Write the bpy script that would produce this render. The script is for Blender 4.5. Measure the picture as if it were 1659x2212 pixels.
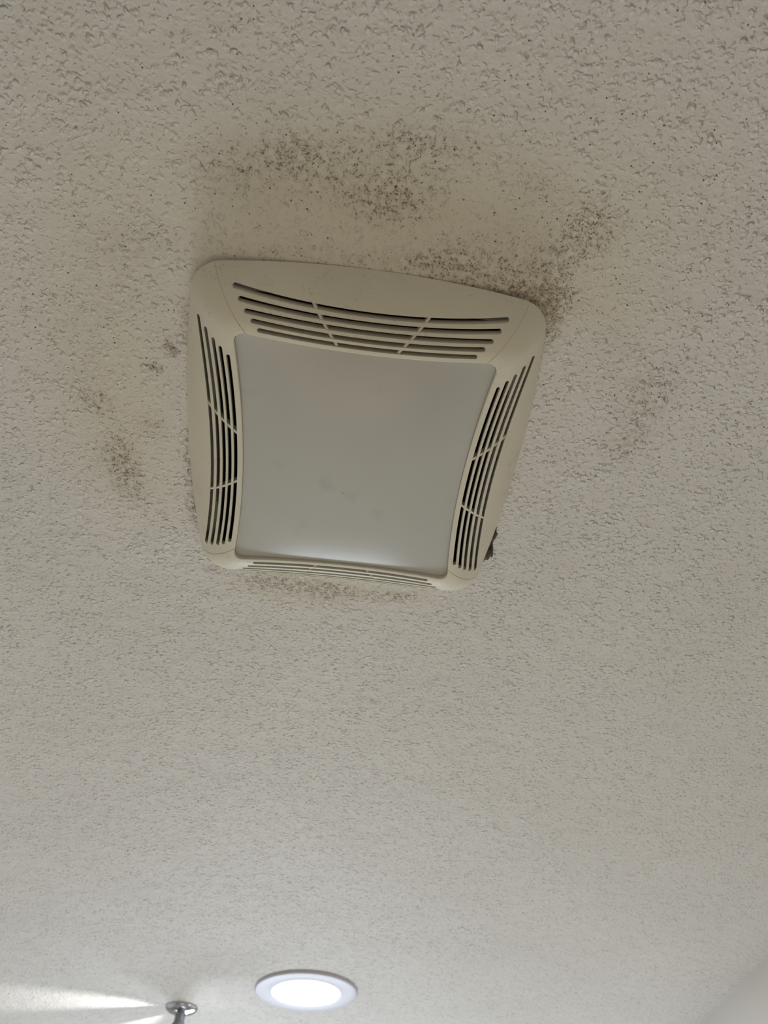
import bpy, bmesh, math, random
from mathutils import Vector, Matrix
for o in list(bpy.data.objects): bpy.data.objects.remove(o)
SC = bpy.context.scene
COL = SC.collection
H = 2.44            # ceiling height
S = 0.6             # metres per unit of the grille drawing below

# ------------------------------------------------------------------ camera
cd = bpy.data.cameras.new('camera'); cam = bpy.data.objects.new('camera', cd); COL.objects.link(cam)
cd.sensor_fit = 'VERTICAL'; cd.sensor_height = 36.0
cd.lens = 1500.0 / 2212.0 * 36.0
cd.clip_start = 0.02
F = Vector((0.04192, 0.5996, 0.7992)); U = Vector((-0.07025, -0.79616, 0.601)); R = F.cross(U).normalized(); U = R.cross(F).normalized(); F.normalize()
cam.matrix_world = Matrix(((R.x, U.x, -F.x, 0), (R.y, U.y, -F.y, 0), (R.z, U.z, -F.z, 1.84), (0, 0, 0, 1)))
cd.dof.use_dof = True; cd.dof.focus_distance = 0.66; cd.dof.aperture_fstop = 8.5
SC.camera = cam

# ------------------------------------------------------------------ world, light, exposure
w = bpy.data.worlds.new('world'); SC.world = w; w.use_nodes = True
w.node_tree.nodes['Background'].inputs[0].default_value = (0.95, 0.88, 0.76, 1)
w.node_tree.nodes['Background'].inputs[1].default_value = 0.30
SC.view_settings.view_transform = 'Standard'; SC.view_settings.look = 'None'
SC.view_settings.gamma = 1.0; SC.view_settings.use_curve_mapping = False
SC.view_settings.exposure = 1.02
SC.cycles.max_bounces = 7; SC.cycles.diffuse_bounces = 5; SC.cycles.glossy_bounces = 3

def area(name, loc, target, sx, sy, power, col):
    l = bpy.data.lights.new(name, 'AREA'); l.shape = 'RECTANGLE'; l.size = sx; l.size_y = sy
    l.energy = power; l.color = col
    o = bpy.data.objects.new(name, l); COL.objects.link(o); o.location = loc
    o.rotation_euler = (Vector(target) - Vector(loc)).to_track_quat('-Z', 'Y').to_euler()
    return o
# unseen area light added at the far wall, low enough to rake up at the ceiling
area('far_fill_light', (-0.2, 3.36, 1.45), (-0.2, 0.6, 1.9), 1.3, 0.9, 18.2, (0.79, 0.89, 1.0))
# added fill near the floor, aimed up to brighten the ceiling around the grille
area('upward_fill_light', (-0.1, 0.55, 0.35), (-0.1, 0.60, 2.44), 1.0, 1.0, 2.3, (1.0, 0.77, 0.44))

# ------------------------------------------------------------------ node helpers
class NT:
    def __init__(s, name):
        s.m = bpy.data.materials.new(name); s.m.use_nodes = True
        s.t = s.m.node_tree; s.b = s.t.nodes['Principled BSDF']; s.tc = s.t.nodes.new('ShaderNodeTexCoord')
    def n(s, kind, **kw):
        x = s.t.nodes.new('ShaderNode' + kind)
        for k, v in kw.items(): setattr(x, k, v)
        return x
    def put(s, inp, v):
        if hasattr(v, 'is_output') or isinstance(v, bpy.types.NodeSocket): s.t.links.new(v, inp)
        else: inp.default_value = v
    def mth(s, op, a, b=0.0, c=None, clamp=False):
        x = s.n('Math', operation=op, use_clamp=clamp); s.put(x.inputs[0], a); s.put(x.inputs[1], b)
        if c is not None: s.put(x.inputs[2], c)
        return x.outputs[0]
    def sm(s, v, lo, hi, a=0.0, b=1.0):
        x = s.n('MapRange', interpolation_type='SMOOTHSTEP'); s.put(x.inputs[0], v)
        for i, q in enumerate((lo, hi, a, b)): s.put(x.inputs[i + 1], q)
        return x.outputs[0]
    def noise(s, scale, detail=2.0, rough=0.5, vec=None, dist=0.0):
        x = s.n('TexNoise'); s.put(x.inputs['Vector'], vec or s.tc.outputs['Object'])
        x.inputs['Scale'].default_value = scale; x.inputs['Detail'].default_value = detail
        x.inputs['Roughness'].default_value = rough; x.inputs['Distortion'].default_value = dist
        return x.outputs['Fac']
    def vor(s, scale, vec=None, rnd=1.0):
        x = s.n('TexVoronoi'); s.put(x.inputs['Vector'], vec or s.tc.outputs['Object'])
        x.inputs['Scale'].default_value = scale; x.inputs['Randomness'].default_value = rnd
        return x.outputs['Distance'], x.outputs['Color']
    def mix(s, f, a, b):
        x = s.n('Mix', data_type='RGBA'); s.put(x.inputs[0], f)
        s.put(x.inputs[6], (*a, 1) if isinstance(a, tuple) and len(a) == 3 else a)
        s.put(x.inputs[7], (*b, 1) if isinstance(b, tuple) and len(b) == 3 else b)
        return x.outputs[2]
    def bump(s, h, dist, strength=1.0, prev=None):
        x = s.n('Bump'); x.inputs['Strength'].default_value = strength; x.inputs['Distance'].default_value = dist
        s.put(x.inputs['Height'], h)
        if prev is not None: s.put(x.inputs['Normal'], prev)
        return x.outputs[0]
    def sepc(s, v):
        x = s.n('SeparateXYZ'); s.put(x.inputs[0], v); return x.outputs
def simple(name, col, rough=0.5, metal=0.0, emit=None, es=0.0, var=0.04):
    k = NT(name)
    f = k.noise(35, 3)
    k.put(k.b.inputs['Base Color'], k.mix(f, tuple(c * (1 - var) for c in col), tuple(min(1, c * (1 + var)) for c in col)))
    k.b.inputs['Roughness'].default_value = rough; k.b.inputs['Metallic'].default_value = metal
    if emit: k.b.inputs['Emission Color'].default_value = (*emit, 1); k.b.inputs['Emission Strength'].default_value = es
    return k.m

# ------------------------------------------------------------------ materials
def ceiling_material():
    k = NT('spray_textured_ceiling_paint')
    at = k.n('Attribute', attribute_name='stain', attribute_type='GEOMETRY')
    mould, tint, dots = k.sepc(at.outputs['Vector'])
    # knockdown texture: scattered pits in a smooth skin
    wn = k.n('TexNoise'); k.put(wn.inputs['Vector'], k.tc.outputs['Object']); wn.inputs['Scale'].default_value = 210; wn.inputs['Detail'].default_value = 1.0
    wv = k.n('VectorMath', operation='MULTIPLY_ADD'); k.put(wv.inputs[0], wn.outputs['Color']); wv.inputs[1].default_value = (0.0085, 0.0050, 0.0); k.put(wv.inputs[2], k.tc.outputs['Object'])
    def drops(scale, keep, lo, hi):
        d, c = k.vor(scale, wv.outputs[0]); cr = k.sepc(c)
        return k.mth('MULTIPLY', k.mth('MULTIPLY', k.sm(d, hi, lo), k.mth('LESS_THAN', cr[0], keep)), k.mth('ADD', 0.4, k.mth('MULTIPLY', cr[1], 0.6)))
    n2 = k.noise(40, 2.0, 0.5); n3 = k.noise(300, 2.0, 0.5)
    big = k.mth('MULTIPLY', drops(165, 0.70, 0.04, 0.52), k.sm(n2, 0.34, 0.56, 0.25, 1.0))
    small = k.mth('MULTIPLY', drops(290, 0.65, 0.05, 0.50), 0.55)
    h = k.mth('ADD', k.mth('ADD', big, small), k.mth('ADD', k.mth('MULTIPLY', n3, 0.30), k.mth('MULTIPLY', n2, 0.9)))
    h = k.mth('MULTIPLY', h, k.sm(tint, 0.05, 0.85, 1.0, 0.5))
    nrm = k.bump(h, 0.0021, 1.0)
    k.put(k.b.inputs['Normal'], nrm)
    # mould: clusters of crusty specks thickening where the growth is dense
    s1 = k.noise(470, 3.0, 0.62, dist=0.9); s2 = k.noise(150, 3.0, 0.65)
    mould = k.mth('ADD', mould, k.mth('MULTIPLY', tint, 0.16))
    dens = k.mth('MULTIPLY', mould, k.sm(s2, 0.38, 0.60, 0.20, 1.45))
    thr = k.mth('SUBTRACT', 0.700, k.mth('MINIMUM', k.mth('MULTIPLY', dens, 0.21), 0.205))
    crust = k.mth('MULTIPLY', k.mth('SUBTRACT', s1, thr), 11.0, clamp=True)
    crust = k.mth('MULTIPLY', crust, k.sm(mould, 0.03, 0.22))
    d, c = k.vor(230); cr = k.sepc(c)
    thr2 = k.mth('ADD', 0.06, k.mth('MULTIPLY', cr[1], 0.11))
    spot = k.mth('MULTIPLY', k.sm(k.mth('SUBTRACT', d, thr2), 0.03, -0.01), k.mth('LESS_THAN', cr[0], k.mth('MULTIPLY', dots, 0.55)))
    film = k.mth('ADD', k.mth('MULTIPLY', k.sm(mould, 0.05, 1.0), 0.30), k.mth('MULTIPLY', k.sm(mould, 0.9, 1.9), 0.35))
    base = k.mix(k.sm(k.noise(5.0, 2.0), 0.3, 0.7), (0.670, 0.648, 0.604), (0.695, 0.674, 0.632))
    base = k.mix(k.mth('MULTIPLY', k.sm(tint, 0.0, 1.0), 0.75), base, (0.635, 0.592, 0.455))
    base = k.mix(k.mth('MULTIPLY', film, k.sm(s2, 0.3, 0.6)), base, (0.34, 0.27, 0.18))
    base = k.mix(k.mth('MULTIPLY', crust, 0.74), base, (0.095, 0.074, 0.045))
    base = k.mix(k.mth('MULTIPLY', spot, 0.88), base, (0.035, 0.03, 0.02))
    k.put(k.b.inputs['Base Color'], base)
    k.b.inputs['Roughness'].default_value = 0.62
    k.b.inputs['Specular IOR Level'].default_value = 0.3
    return k.m

def grille_material():
    k = NT('aged_ivory_plastic')
    ab = k.n('VectorMath', operation='ABSOLUTE'); k.put(ab.inputs[0], k.tc.outputs['Object'])
    x, y, z = k.sepc(ab.outputs[0])
    # moulded corner panels: a fine step along two lines leaving each lens corner
    x = k.mth('DIVIDE', x, S); y = k.mth('DIVIDE', y, S)
    y2 = k.mth('SUBTRACT', y, 0.2115); l1 = k.mth('ADD', 0.1734, k.mth('SUBTRACT', k.mth('MULTIPLY', y2, 0.80), k.mth('MULTIPLY', k.mth('MULTIPLY', y2, y2), 1.1)))
    x2 = k.mth('SUBTRACT', x, 0.1928); l2 = k.mth('ADD', 0.1909, k.mth('ADD', k.mth('MULTIPLY', x2, 0.82), k.mth('MULTIPLY', k.mth('MULTIPLY', x2, x2), 0.5)))
    st = k.mth('MULTIPLY', k.sm(k.mth('SUBTRACT', x, l1), -0.0012, 0.0012), k.sm(k.mth('SUBTRACT', y, l2), -0.0012, 0.0012))
    gr = k.noise(300, 1.0)
    nrm = k.bump(st, 0.0006, 1.0); nrm = k.bump(gr, 0.00006, 0.5, nrm)
    k.put(k.b.inputs['Normal'], nrm)
    base = k.mix(k.sm(k.noise(14, 3), 0.3, 0.7), (0.675, 0.640, 0.520), (0.710, 0.675, 0.555))
    smudge = k.mth('MULTIPLY', k.sm(k.noise(38, 3, 0.6), 0.62, 0.76), k.sm(k.noise(9, 1), 0.45, 0.62))
    base = k.mix(k.mth('MULTIPLY', smudge, 0.35), base, (0.33, 0.28, 0.19))
    spk = k.mth('MULTIPLY', k.sm(k.noise(600, 2, 0.6, dist=1.0), 0.60, 0.68), k.sm(k.noise(45, 2), 0.52, 0.66))
    base = k.mix(k.mth('MULTIPLY', spk, 0.6), base, (0.16, 0.13, 0.09))
    d, c = k.vor(70); cr = k.sepc(c)
    dot = k.mth('MULTIPLY', k.sm(d, 0.055, 0.03), k.mth('LESS_THAN', cr[0], 0.06))
    base = k.mix(dot, base, (0.05, 0.04, 0.03))
    k.put(k.b.inputs['Base Color'], base)
    k.b.inputs['Roughness'].default_value = 0.42
    k.b.inputs['Specular IOR Level'].default_value = 0.4
    return k.m

def lens_material():
    k = NT('milky_light_diffuser')
    base = k.mix(k.sm(k.noise(7, 2), 0.3, 0.7), (0.490, 0.492, 0.455), (0.520, 0.522, 0.485))
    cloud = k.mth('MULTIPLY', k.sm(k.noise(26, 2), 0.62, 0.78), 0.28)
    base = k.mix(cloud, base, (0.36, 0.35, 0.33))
    d, c = k.vor(60); cr = k.sepc(c)
    dot = k.mth('MULTIPLY', k.sm(d, 0.032, 0.018), k.mth('LESS_THAN', cr[0], 0.035))
    # a few dead insects and grit inside, near the middle
    dv = k.n('VectorMath', operation='DISTANCE'); k.put(dv.inputs[0], k.tc.outputs['Object']); dv.inputs[1].default_value = (-0.008, 0.014, -0.05)
    d2, c2 = k.vor(420); cr2 = k.sepc(c2)
    grit = k.mth('MULTIPLY', k.mth('MULTIPLY', k.sm(d2, 0.25, 0.15), k.mth('LESS_THAN', cr2[0], 0.16)), k.sm(dv.outputs['Value'], 0.014, 0.006))
    base = k.mix(k.mth('MAXIMUM', dot, grit), base, (0.03, 0.03, 0.025))
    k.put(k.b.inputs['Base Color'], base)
    k.b.inputs['Roughness'].default_value = 0.24
    k.b.inputs['Specular IOR Level'].default_value = 0.22
    k.put(k.b.inputs['Normal'], k.bump(k.noise(9, 1), 0.0008, 1.0))
    return k.m

M_CEIL = ceiling_material(); M_GR = grille_material(); M_LENS = lens_material()
M_WALL = None
k = NT('eggshell_wall_paint')
k.put(k.b.inputs['Base Color'], k.mix(k.noise(6, 2), (0.63, 0.60, 0.56), (0.66, 0.63, 0.59)))
k.put(k.b.inputs['Normal'], k.bump(k.noise(160, 2), 0.0003, 0.6)); k.b.inputs['Roughness'].default_value = 0.5
M_WALL = k.m
M_FLOOR = simple('pale_floor_tile', (0.46, 0.44, 0.41), 0.4)
M_DARK = simple('dusty_dark_housing', (0.035, 0.032, 0.028), 0.8)
M_GALV = simple('dull_galvanised_flange', (0.30, 0.27, 0.23), 0.7, 0.0, var=0.25)
M_TRIM = simple('white_trim_plastic', (0.60, 0.60, 0.68), 0.4)
M_LED = simple('lit_led_lens', (0.9, 0.9, 0.9), 0.4, emit=(0.97, 0.985, 1.0), es=2.5)
M_CHROME = simple('polished_chrome', (0.55, 0.57, 0.62), 0.12, 1.0)
M_STEEL = simple('brushed_grey_metal', (0.22, 0.23, 0.25), 0.4, 0.6)
M_BULB = simple('lit_bulb_glass', (0.9, 0.9, 0.9), 0.3, emit=(1.0, 0.98, 0.95), es=5.0)

# ------------------------------------------------------------------ mesh helpers
def link(name, bm, mat, parent=None, smooth=None, loc=None):
    me = bpy.data.meshes.new(name); bmesh.ops.recalc_face_normals(bm, faces=bm.faces); bm.to_mesh(me); bm.free()
    me.materials.append(mat); o = bpy.data.objects.new(name, me); COL.objects.link(o)
    if smooth is not None:
        for p in me.polygons: p.use_smooth = True
        me.set_sharp_from_angle(angle=math.radians(smooth))
    if parent: o.parent = parent
    if loc: o.location = loc
    return o
def box(bm, x0, x1, y0, y1, z0, z1):
    v = [bm.verts.new((x, y, z)) for z in (z0, z1) for y in (y0, y1) for x in (x0, x1)]
    for f in ((0, 1, 3, 2), (4, 5, 7, 6), (0, 1, 5, 4), (2, 3, 7, 6), (0, 2, 6, 4), (1, 3, 7, 5)):
        bm.faces.new([v[i] for i in f])
def lathe(bm, prof, n=64, cx=0, cy=0, axis=None):
    """profile of (radius, z); closed at zero radius; axis = optional matrix"""
    rings = []
    for r, z in prof:
        if r < 1e-6: rings.append([bm.verts.new((cx, cy, z))])
        else: rings.append([bm.verts.new((cx + r * math.cos(2 * math.pi * i / n), cy + r * math.sin(2 * math.pi * i / n), z)) for i in range(n)])
    for a, b in zip(rings, rings[1:]):
        for i in range(n):
            j = (i + 1) % n
            if len(a) == 1 and len(b) == 1: continue
            if len(a) == 1: bm.faces.new((a[0], b[i], b[j]))
            elif len(b) == 1: bm.faces.new((a[i], a[j], b[0]))
            else: bm.faces.new((a[i], a[j], b[j], b[i]))
    if axis is not None: bmesh.ops.transform(bm, matrix=axis, verts=[v for r in rings for v in r])
def tube(bm, pts, r, n=20):
    """round bar along a polyline, capped"""
    rings = []
    for i, p in enumerate(pts):
        a = Vector(pts[max(i - 1, 0)]); b = Vector(pts[min(i + 1, len(pts) - 1)]); t = (b - a).normalized()
        s = t.orthogonal().normalized() if not rings else (prev - t * prev.dot(t)).normalized()
        prev = s; q = t.cross(s)
        rings.append([bm.verts.new(Vector(p) + (s * math.cos(2 * math.pi * j / n) + q * math.sin(2 * math.pi * j / n)) * r) for j in range(n)])
    for a, b in zip(rings, rings[1:]):
        for j in range(n): bm.faces.new((a[j], a[(j + 1) % n], b[(j + 1) % n], b[j]))
    bm.faces.new(rings[0]); bm.faces.new(rings[-1])
def thing(name, label, cat, loc, rz=0.0, group=None):
    o = bpy.data.objects.new(name, None); COL.objects.link(o); o.location = loc; o.rotation_euler = (0, 0, rz)
    o.empty_display_size = 0.05; o['label'] = label; o['category'] = cat
    if group: o['group'] = group
    return o
def cut(obj, cutter):
    m = obj.modifiers.new('cut', 'BOOLEAN'); m.operation = 'DIFFERENCE'; m.object = cutter; m.solver = 'EXACT'
    dg = bpy.context.evaluated_depsgraph_get(); dg.update()
    me = bpy.data.meshes.new_from_object(obj.evaluated_get(dg), preserve_all_data_layers=True, depsgraph=dg)
    obj.modifiers.clear(); old = obj.data; obj.data = me; bpy.data.meshes.remove(old)
    bpy.data.objects.remove(cutter)
def prism(bm, poly, z0, z1):
    a = [bm.verts.new((x, y, z0)) for x, y in poly]; b = [bm.verts.new((x, y, z1)) for x, y in poly]
    n = len(poly)
    for i in range(n): bm.faces.new((a[i], a[(i + 1) % n], b[(i + 1) % n], b[i]))
    bm.faces.new(a[::-1]); bm.faces.new(b)

GC = Vector((-0.0044, 0.3697, H)); GR = 0.04509
def g2w(u, v):
    c, s = math.cos(GR), math.sin(GR); u *= S; v *= S
    return GC.x + u * c - v * s, GC.y + u * s + v * c

# ------------------------------------------------------------------ ceiling
X0, X1, Y0, Y1 = -1.6, 0.912, -1.0, 3.4
MOULD = [(0.134, 0.204, 0.0303, 0.0091, 1.7), (0.162, 0.223, 0.0091, 0.0216, 1.6), (0.156, 0.186, 0.0159, 0.0161, 0.55), (0.108, 0.174, 0.0431, 0.0232, 0.55), (0.058, 0.184, 0.0237, 0.0137, 0.6), (0.006, 0.139, 0.0263, 0.0141, 0.8), (0.012, 0.117, 0.0477, 0.0202, 0.5), (-0.065, 0.107, 0.0181, 0.013, 0.6), (-0.058, 0.115, 0.0328, 0.0199, 0.4), (0.063, 0.087, 0.0427, 0.0159, 0.35), (0.013, 0.091, 0.0285, 0.0095, 0.4), (0.129, 0.111, 0.0183, 0.0171, 0.35), (0.171, 0.15, 0.0192, 0.0225, 0.65), (0.185, 0.138, 0.0227, 0.0221, 0.4), (0.266, 0.292, 0.0265, 0.0304, 0.5), (0.269, 0.349, 0.0279, 0.0279, 0.55), (0.228, 0.248, 0.0297, 0.0277, 0.3), (0.287, 0.281, 0.0175, 0.025, 0.3), (-0.179, 0.279, 0.0052, 0.0062, 2.6), (-0.197, 0.301, 0.0070, 0.0040, 1.6), (-0.188, 0.18, 0.0194, 0.0152, 0.35), (-0.231, 0.188, 0.0234, 0.0194, 0.3), (-0.21, 0.225, 0.0324, 0.0333, 0.28), (-0.263, 0.259, 0.0292, 0.0268, 0.3), (-0.267, 0.323, 0.0266, 0.0301, 0.35), (-0.24, 0.397, 0.0118, 0.0216, 0.95), (-0.238, 0.437, 0.0157, 0.0194, 0.95), (-0.26, 0.404, 0.0119, 0.0173, 0.5), (-0.257, 0.342, 0.0135, 0.0104, 0.6), (-0.221, 0.494, 0.0154, 0.0199, 0.35), (-0.206, 0.364, 0.0138, 0.0134, 0.5), (-0.173, 0.411, 0.0050, 0.0348, 1.3), (-0.174, 0.465, 0.005, 0.019, 1.6), (-0.164, 0.255, 0.004, 0.0176, 0.8), (-0.073, 0.568, 0.0381, 0.0125, 0.9), (-0.019, 0.573, 0.0274, 0.0125, 1.0), (-0.106, 0.562, 0.0217, 0.0095, 0.8), (0.058, 0.574, 0.033, 0.0100, 0.8), (-0.154, 0.549, 0.0139, 0.0065, 0.9), (0.177, 0.38, 0.0095, 0.0229, 0.3), (-0.116, 0.115, 0.029, 0.0198, 0.3), (-0.138, 0.126, 0.022, 0.0169, 0.3), (-0.091, 0.147, 0.0226, 0.0284, 0.2), (-0.022, 0.185, 0.0983, 0.0097, 0.4), (0.149, 0.323, 0.0054, 0.0516, 0.2)]
TINT = [(0.014, 0.141, 0.1582, 0.0709, 0.8), (-0.227, 0.26, 0.0796, 0.1471, 0.5), (-0.03, 0.568, 0.1421, 0.0335, 0.5), (0.2, 0.19, 0.06, 0.0944, 0.35), (-0.238, 0.399, 0.0569, 0.0856, 0.4), (0.081, 0.209, 0.1053, 0.0165, 0.6)]
DOTS = [(0.012, 0.124, 0.1663, 0.0786, 0.55), (0.198, 0.182, 0.0794, 0.101, 0.75), (-0.2, 0.216, 0.1004, 0.1145, 0.4), (-0.241, 0.356, 0.0823, 0.0796, 0.4), (0.239, 0.369, 0.0945, 0.0743, 0.4), (0.187, 0.077, 0.0886, 0.0647, 0.2), (0.138, 0.208, 0.0406, 0.025, 0.6)]
def gsum(L, x, y):
    t = 0.0
    for cx, cy, rx, ry, k_ in L:
        q = ((x - cx) / rx) ** 2 + ((y - cy) / ry) ** 2
        if q < 12: t += k_ * math.exp(-q * 0.7)
    return t
def lines(lo, hi, a, b, fine, coarse):
    o = []; x = lo
    while x < a - 1e-6: o.append(x); x += max(min(coarse, a - x), 1e-3)
    x = a
    while x < b - 1e-6: o.append(x); x += fine
    x = b
    while x < hi - 1e-6: o.append(x); x += coarse
    o.append(hi); return o
def build_ceiling():
    xs = lines(X0 - 0.1, X1 + 0.1, -0.52, 0.48, 0.0033, 0.09); ys = lines(Y0 - 0.1, Y1 + 0.1, -0.08, 0.74, 0.0033, 0.09)
    bm = bmesh.new(); g = [[bm.verts.new((x, y, H)) for x in xs] for y in ys]
    for j in range(len(ys) - 1):
        for i in range(len(xs) - 1): bm.faces.new((g[j][i], g[j][i + 1], g[j + 1][i + 1], g[j + 1][i]))
    rim = g[0] + [r[-1] for r in g[1:]] + g[-1][-2::-1] + [r[0] for r in g[-2:0:-1]]
    top = [bm.verts.new((v.co.x, v.co.y, H + 0.013)) for v in rim]; n = len(rim)
    for i in range(n): bm.faces.new((rim[i], top[i], top[(i + 1) % n], rim[(i + 1) % n]))
    bm.faces.new(top)
    o = link('ceiling', bm, M_CEIL)
    # opening for the fan, with the plaster broken away past its right edge
    br = [(0.232, 0.118), (0.250, 0.128), (0.2700, 0.1335), (0.2754, 0.1395), (0.2761, 0.1481), (0.2804, 0.1527), (0.2795, 0.160), (0.2782, 0.1662), (0.2757, 0.1715),
          (0.2763, 0.1786), (0.2785, 0.184), (0.2798, 0.189), (0.2822, 0.2017), (0.2826, 0.2105), (0.2808, 0.2112), (0.278, 0.2088), (0.2772, 0.2135), (0.2757, 0.2184),
          (0.2725, 0.2182), (0.2696, 0.2192), (0.2668, 0.2240), (0.2640, 0.230), (0.245, 0.236), (0.232, 0.234)]
    poly = [(-0.232, -0.244), (0.232, -0.244)] + br + [(0.232, 0.244), (-0.10, 0.252), (-0.116, 0.3016), (-0.134, 0.3022), (-0.138, 0.252), (-0.232, 0.244)]
    c = bmesh.new(); prism(c, [g2w(*q) for q in poly], H - 0.02, H + 0.03)
    cut(o, link('cutter', c, M_DARK))
    at = o.data.attributes.new('stain', 'FLOAT_VECTOR', 'POINT')
    for i, v in enumerate(o.data.vertices):
        x, y = v.co.x, v.co.y
        at.data[i].vector = (min(gsum(MOULD, x, y), 2.4), min(gsum(TINT, x, y), 1.2), min(gsum(DOTS, x, y) + 0.03, 1.2))
    o['kind'] = 'structure'
    return o
build_ceiling()
def struct(name, mat, *b):
    bm = bmesh.new(); box(bm, *b); o = link(name, bm, mat); o['kind'] = 'structure'; return o
struct('floor', M_FLOOR, X0 - 0.1, X1 + 0.1, Y0 - 0.1, Y1 + 0.1, -0.05, 0)
struct('wall_right', M_WALL, X1, X1 + 0.1, Y0, Y1, 0, H)
struct('wall_left', M_WALL, X0 - 0.1, X0, Y0, Y1, 0, H)
struct('wall_far', M_WALL, X0 - 0.1, X1 + 0.1, Y1, Y1 + 0.1, 0, H)
struct('wall_near', M_WALL, X0 - 0.1, X1 + 0.1, Y0 - 0.1, Y0, 0, H)

bm = bmesh.new()
for b_ in ((-0.90, -0.85, 0.95, 1.95), (0.45, 0.50, 0.95, 1.95), (-0.90, 0.50, 0.95, 1.0), (-0.90, 0.50, 1.90, 1.95), (-0.215, -0.185, 1.0, 1.9)):
    box(bm, b_[0], b_[1], Y1 - 0.025, Y1, b_[2], b_[3])
o = link('added_window_frame', bm, M_TRIM); o['kind'] = 'structure'  # unseen frame added around the far area light; the wall behind is solid

# ------------------------------------------------------------------ exhaust fan grille with light
A_, B_, BU, BV = .25361, .28226, .02375, .01425
LU, LV, CU, CV = .19085, .21139, .0161, .0116
ZR, ZO, ZC = .0770, .0015, .0190
def lens_u(v): return LU - CU * (1 - (v / LV) ** 2)
def lens_v(u): return LV - CV * (1 - (u / LU) ** 2)
def out_u(v): return A_ + BU * (1 - (v / B_) ** 2)
def out_v(u): return B_ + BV * (1 - (u / A_) ** 2)
def height(u, v):
    """drop of the skin below the ceiling, in units"""
    u, v = abs(u), abs(v)
    tu = (u - lens_u(v)) / (out_u(v) - lens_u(v)); tv = (v - lens_v(u)) / (out_v(u) - lens_v(u))
    t = max(tu, tv, 0.0); s = v / B_ if tu > tv else u / A_
    zo = ZO + (ZC - ZO) * min(s, 1.0) ** 2
    return zo + (ZR - zo) * (1 - min(t, 1.0) ** 2.1)
def boundary(hu, hv, bu, bv, r, n=44, m=14):
    """closed outline of a bowed rectangle with rounded corners, counter-clockwise from the middle of the right side"""
    def corner():
        # quarter u,v>0: right side up to corner, arc, top side
        pts = []
        v1 = hv - r; u1 = hu - r
        ue = lambda v: hu + bu * (1 - (v / hv) ** 2)
        ve = lambda u: hv + bv * (1 - (u / hu) ** 2)
        P0 = Vector((ue(v1), v1)); P3 = Vector((u1, ve(u1)))
        for i in range(n): v = v1 * i / n; pts.append((ue(v), v))
        T0 = Vector((-2 * bu * v1 / hv ** 2, 1)).normalized(); T3 = Vector((1, -2 * bv * u1 / hu ** 2)).normalized()
        L = r * 0.56
        P1 = P0 + T0 * L; P2 = P3 + T3 * L
        for i in range(m):
            t = i / m; q = P0 * (1 - t) ** 3 + P1 * 3 * t * (1 - t) ** 2 + P2 * 3 * t * t * (1 - t) + P3 * t ** 3; pts.append((q.x, q.y))
        for i in range(n): u = u1 * (1 - i / n); pts.append((u, ve(u)))
        return pts
    q = corner(); full = list(q)
    def rev(fx, fy, L): return [(fx * x, fy * y) for x, y in L]
    top = (0.0, hv + bv)
    full += [top] + rev(-1, 1, q[::-1])[:-1] + [(-hu - bu, 0.0)] + rev(-1, -1, q[1:]) + [(0.0, -hv - bv)] + rev(1, -1, q[::-1])[:-1]
    return full
OB = boundary(A_, B_, BU, BV, 0.036); IB = boundary(LU, LV, -CU, -CV, 0.018)
NP = len(OB)
fan = thing('exhaust_fan_light', 'ivory ceiling exhaust fan cover with slotted sides and frosted grey light panel, ringed by mould', 'exhaust fan', GC, GR)
def z_edge(i):
    u, v = OB[i]; k_ = min(abs(u) / A_, 1.0) * min(abs(v) / B_, 1.0)
    return ZO + (ZC - ZO) * k_ ** 2
def build_frame():
    bm = bmesh.new(); rows = []
    NT_ = 26
    for i in range(NP):
        (ou, ov), (iu, iv) = OB[i], IB[i]; ze = z_edge(i)
        n = Vector((ou - iu, ov - iv)).normalized(); TH = 0.0065 + 0.0085 * n.y ** 2
        sec = []
        def P(t): return iu + (ou - iu) * t, iv + (ov - iv) * t
        def Z(t): return ze + (ZR - ze) * (1 - t ** 2.1)
        sec.append((iu, iv, ZR - 0.019)); sec.append((iu, iv, ZR - 0.0012))
        q = P(0.012); sec.append((*q, ZR))
        for j in range(1, NT_ + 1):
            t = 0.02 + 0.98 * j / NT_; sec.append((*P(t), Z(t)))
        # lip, then a skirt tucked back up to the ceiling
        ins = 0.0012 + (ze - ZO) * 0.45
        sec.append((ou - n.x * 0.0006, ov - n.y * 0.0006, max(ze - 0.0014, 0.0004)))
        sec.append((ou - n.x * ins, ov - n.y * ins, 0.0))
        sec.append((ou - n.x * (ins + 0.004), ov - n.y * (ins + 0.004), 0.0))
        for j in range(NT_ - 3, 1, -1):
            t = 0.02 + 0.98 * j / NT_; sec.append((*P(t), max(Z(t) - TH, 0.0004)))
        q = P(0.035); sec.append((*q, ZR - TH)); sec.append((*q, ZR - 0.019))
        rows.append([bm.verts.new((u * S, v * S, -z * S)) for u, v, z in sec])
    K = len(rows[0])
    for i in range(NP):
        a, b = rows[i], rows[(i + 1) % NP]
        for j in range(K): bm.faces.new((a[j], a[(j + 1) % K], b[(j + 1) % K], b[j]))
    return link('slotted_frame', bm, M_GR)
frame = build_frame()
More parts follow.
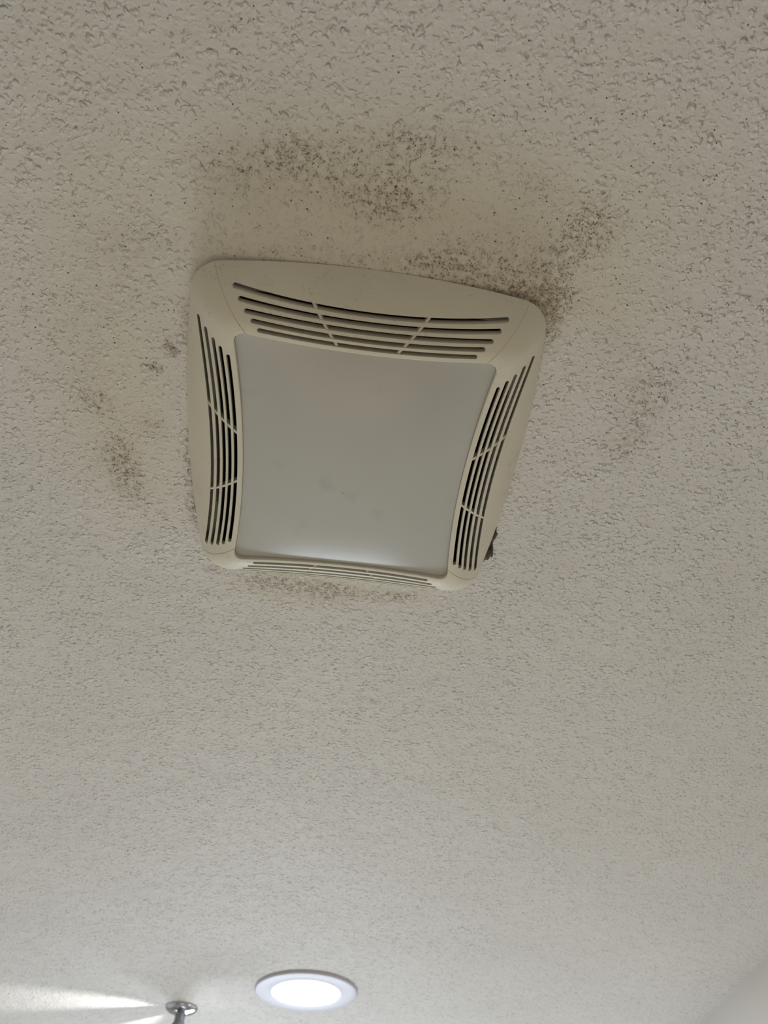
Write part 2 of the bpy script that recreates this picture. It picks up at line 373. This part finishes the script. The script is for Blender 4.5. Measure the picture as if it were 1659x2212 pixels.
# slots: five on each side, bowed like the lens edge, rounded ends
SLU = [(.2460, .2135, .2262), (.2328, .2030, .2153), (.2202, .1930, .2050), (.2090, .1842, .1955), (.1972, .1745, .1860)]   # end u, end v, middle u
SLV = [(.2650, .1954, .2510), (.2520, .1858, .2402), (.2392, .1759, .2300), (.2281, .1660, .2190), (.2168, .1562, .2090)]   # end v, end u, middle v
def slot_outline(e, ext, mid, hw, n=26):
    """outline in (across, along)"""
    cv = lambda s: mid + (e - mid) * (s / ext) ** 2
    L = ext - hw; ss = [-L + 2 * L * i / n for i in range(n + 1)]
    a = [(cv(s) + hw, s) for s in ss]; b = [(cv(s) - hw, s) for s in ss][::-1]
    cap = lambda sg, c0: [(c0 + sg * hw * math.cos(t), sg * L + sg * hw * math.sin(t)) for t in [math.pi * k_ / 8 for k_ in range(1, 8)]]
    return a + cap(1, cv(L)) + b + cap(-1, cv(L))
cb = bmesh.new()
for k_ in range(5):
    for sg in (1, -1):
        o1 = slot_outline(*SLU[k_], 0.0029); prism(cb, [(sg * a * S, s * S) for a, s in o1], -0.10 * S, -0.0035 * S)
        o2 = slot_outline(*SLV[k_], 0.0031); prism(cb, [(s * S, sg * a * S) for a, s in o2], -0.10 * S, -0.0035 * S)
cutter = link('cutter', cb, M_GR)
cut(frame, cutter)
for p in frame.data.polygons: p.use_smooth = True
frame.data.set_sharp_from_angle(angle=math.radians(28))
frame.name = 'slotted_frame'; frame.parent = fan
# cross ribs behind the slots
def rib(p, q):
    bm = bmesh.new(); n = 12; hw = 0.0018
    d = Vector((q[0] - p[0], q[1] - p[1])).normalized(); s = Vector((-d.y, d.x)) * hw; prev = None
    for i in range(n + 1):
        t = -0.08 + 1.12 * i / n; u = p[0] + (q[0] - p[0]) * t; v = p[1] + (q[1] - p[1]) * t; z = height(u, v) - 0.0024
        r = [bm.verts.new(((u + e * s.x) * S, (v + e * s.y) * S, -(z - dz) * S)) for e, dz in ((1, 0), (-1, 0), (-1, 0.0110), (1, 0.0110))]
        if prev:
            for j in range(4): bm.faces.new((prev[j], prev[(j + 1) % 4], r[(j + 1) % 4], r[j]))
        else: bm.faces.new(r)
        prev = r
    bm.faces.new(prev)
    return link('cross_rib', bm, M_GR, fan)
for su in (1, -1):
    for sv in (1, -1):
        rib((su * .2300, sv * .0800), (su * .1842, sv * .0450))
        rib((su * .0810, sv * .2545), (su * .0450, sv * .2090))
# frosted lens, a shallow pillow set 4 mm behind the rim
def build_lens():
    bm = bmesh.new(); N = 40; rings = []
    for j in range(N, 0, -1):
        f = j / N
        ring = []
        for i in range(NP):
            u, v = IB[i][0] * f * 0.998, IB[i][1] * f * 0.998
            # bowed outline straightens towards the middle
            z = ZR - 0.0085 + 0.0235 * (1 - abs(u / LU) ** 2.5) * (1 - abs(v / LV) ** 2.5)
            ring.append(bm.verts.new((u * S, v * S, -z * S)))
        rings.append(ring)
    c = bm.verts.new((0, 0, -(ZR - 0.0085 + 0.0235) * S))
    back = [bm.verts.new((v.co.x, v.co.y, v.co.z + 0.004)) for v in rings[0]]
    for a, b in zip(rings, rings[1:]):
        for i in range(NP): bm.faces.new((a[i], a[(i + 1) % NP], b[(i + 1) % NP], b[i]))
    for i in range(NP): bm.faces.new((rings[-1][i], rings[-1][(i + 1) % NP], c)); bm.faces.new((rings[0][i], rings[0][(i + 1) % NP], back[(i + 1) % NP], back[i]))
    bm.faces.new(back)
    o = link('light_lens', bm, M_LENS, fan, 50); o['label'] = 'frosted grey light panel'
    return o
build_lens()
# housing above the ceiling: an open dark box and its mounting flange
bm = bmesh.new()
a, b, t = 0.225 * S, 0.238 * S, 0.002
z0, z1 = 0.0, 0.15
box(bm, -a, a, -b, b, z1, z1 + t); box(bm, -a - t, -a, -b, b, z0, z1); box(bm, a, a + t, -b, b, z0, z1)
box(bm, -a, a, -b - t, -b, z0, z1); box(bm, -a, a, b, b + t, z0, z1)
h_ = link('fan_housing', bm, M_DARK, fan)
bm = bmesh.new(); box(bm, a + 0.004, 0.33 * S, -b - 0.05, b + 0.05, 0.0195, 0.0225); box(bm, -0.2 * S, 0.2 * S, b + 0.004, b + 0.07, 0.0195, 0.0225)
h_ = link('mounting_flange', bm, M_GALV, fan); h_['label'] = 'grey metal flange seen through the broken plaster'

# ------------------------------------------------------------------ recessed downlight
dl = thing('recessed_downlight', 'lit round white recessed downlight flush in the ceiling beside the chrome mount', 'ceiling light', (-0.0332, 1.8088, H))
RD = 0.1155; RL = RD * 0.672
bm = bmesh.new()
lathe(bm, [(RL - 0.002, -0.002), (RL, -0.0062), (RL + 0.003, -0.0070), (RD * 0.86, -0.0066), (RD - 0.004, -0.0056), (RD - 0.001, -0.0046), (RD, -0.003), (RD, 0.0)], 96)
link('trim_ring', bm, M_TRIM, dl, 40)
bm = bmesh.new(); lathe(bm, [(0, -0.0065), (RL * 0.6, -0.0060), (RL - 0.0005, -0.0050), (RL - 0.0005, -0.001)], 96)
o = link('lit_lens', bm, M_LED, dl, 40); o['label'] = 'glowing white lens'

# ------------------------------------------------------------------ chrome ceiling spotlight (mostly below the frame)
sp = thing('ceiling_spotlight', 'chrome ceiling lamp mount with a hanging grey stem, left of the round downlight', 'ceiling light', (-0.3229, 1.9425, H))
RF = 0.0375
bm = bmesh.new(); lathe(bm, [(0.0125, -0.0150), (0.0135, -0.0140), (0.020, -0.0128), (0.030, -0.0095), (RF - 0.001, -0.0045), (RF, -0.0030), (RF, 0.0)], 64)
link('ceiling_flange', bm, M_CHROME, sp, 40)
bm = bmesh.new(); lathe(bm, [(0, -0.0135), (0.0115, -0.0135), (0.0115, -0.027), (0.0120, -0.0285), (0.0160, -0.036), (0.0190, -0.048), (0.0200, -0.070), (0.0200, -0.150), (0.014, -0.165), (0, -0.165)], 48)
link('stem', bm, M_STEEL, sp, 40)
HX, HY, HZ = 0.098, -0.042, -0.122
bm = bmesh.new(); tube(bm, [(0.0, 0.0, -0.150), (0.06, -0.020, -0.150), (0.130, -0.048, -0.148), (0.140, -0.053, -0.142), (0.140, -0.054, -0.132), (0.136, -0.052, HZ)], 0.004)
link('arm', bm, M_CHROME, sp, 60)
aim = Vector((-0.93, 0.34, 0.14)).normalized()
rot = aim.to_track_quat('Z', 'Y').to_matrix().to_4x4(); rot.translation = Vector((HX, HY, HZ))
bm = bmesh.new(); lathe(bm, [(0.0, -0.055), (0.012, -0.053), (0.016, -0.046), (0.017, -0.03), (0.018, -0.004), (0.0168, -0.004), (0.0145, -0.024), (0.0, -0.027)], 40, axis=rot)
link('lamp_head', bm, M_STEEL, sp, 40)
bm = bmesh.new(); lathe(bm, [(0.0, -0.006), (0.009, -0.007), (0.0125, -0.010), (0.0125, -0.020), (0, -0.022)], 32, axis=rot)
link('bulb', bm, M_BULB, sp, 40)
sl = bpy.data.lights.new('spotlight_beam', 'SPOT'); sl.energy = 6.0; sl.spot_size = math.radians(62); sl.spot_blend = 0.6; sl.shadow_soft_size = 0.008; sl.color = (0.98, 0.99, 1.0)
so = bpy.data.objects.new('spotlight_beam', sl); COL.objects.link(so); so.parent = sp
so.location = Vector((HX, HY, HZ)) + aim * 0.002; so.rotation_euler = aim.to_track_quat('-Z', 'Y').to_euler()
# the downlight throws its light down into the room
al = bpy.data.lights.new('downlight_beam', 'AREA'); al.shape = 'DISK'; al.size = RL * 1.9; al.energy = 7; al.color = (0.95, 0.97, 1.0)
ao = bpy.data.objects.new('downlight_beam', al); COL.objects.link(ao); ao.parent = dl; ao.location = (0, 0, -0.009)
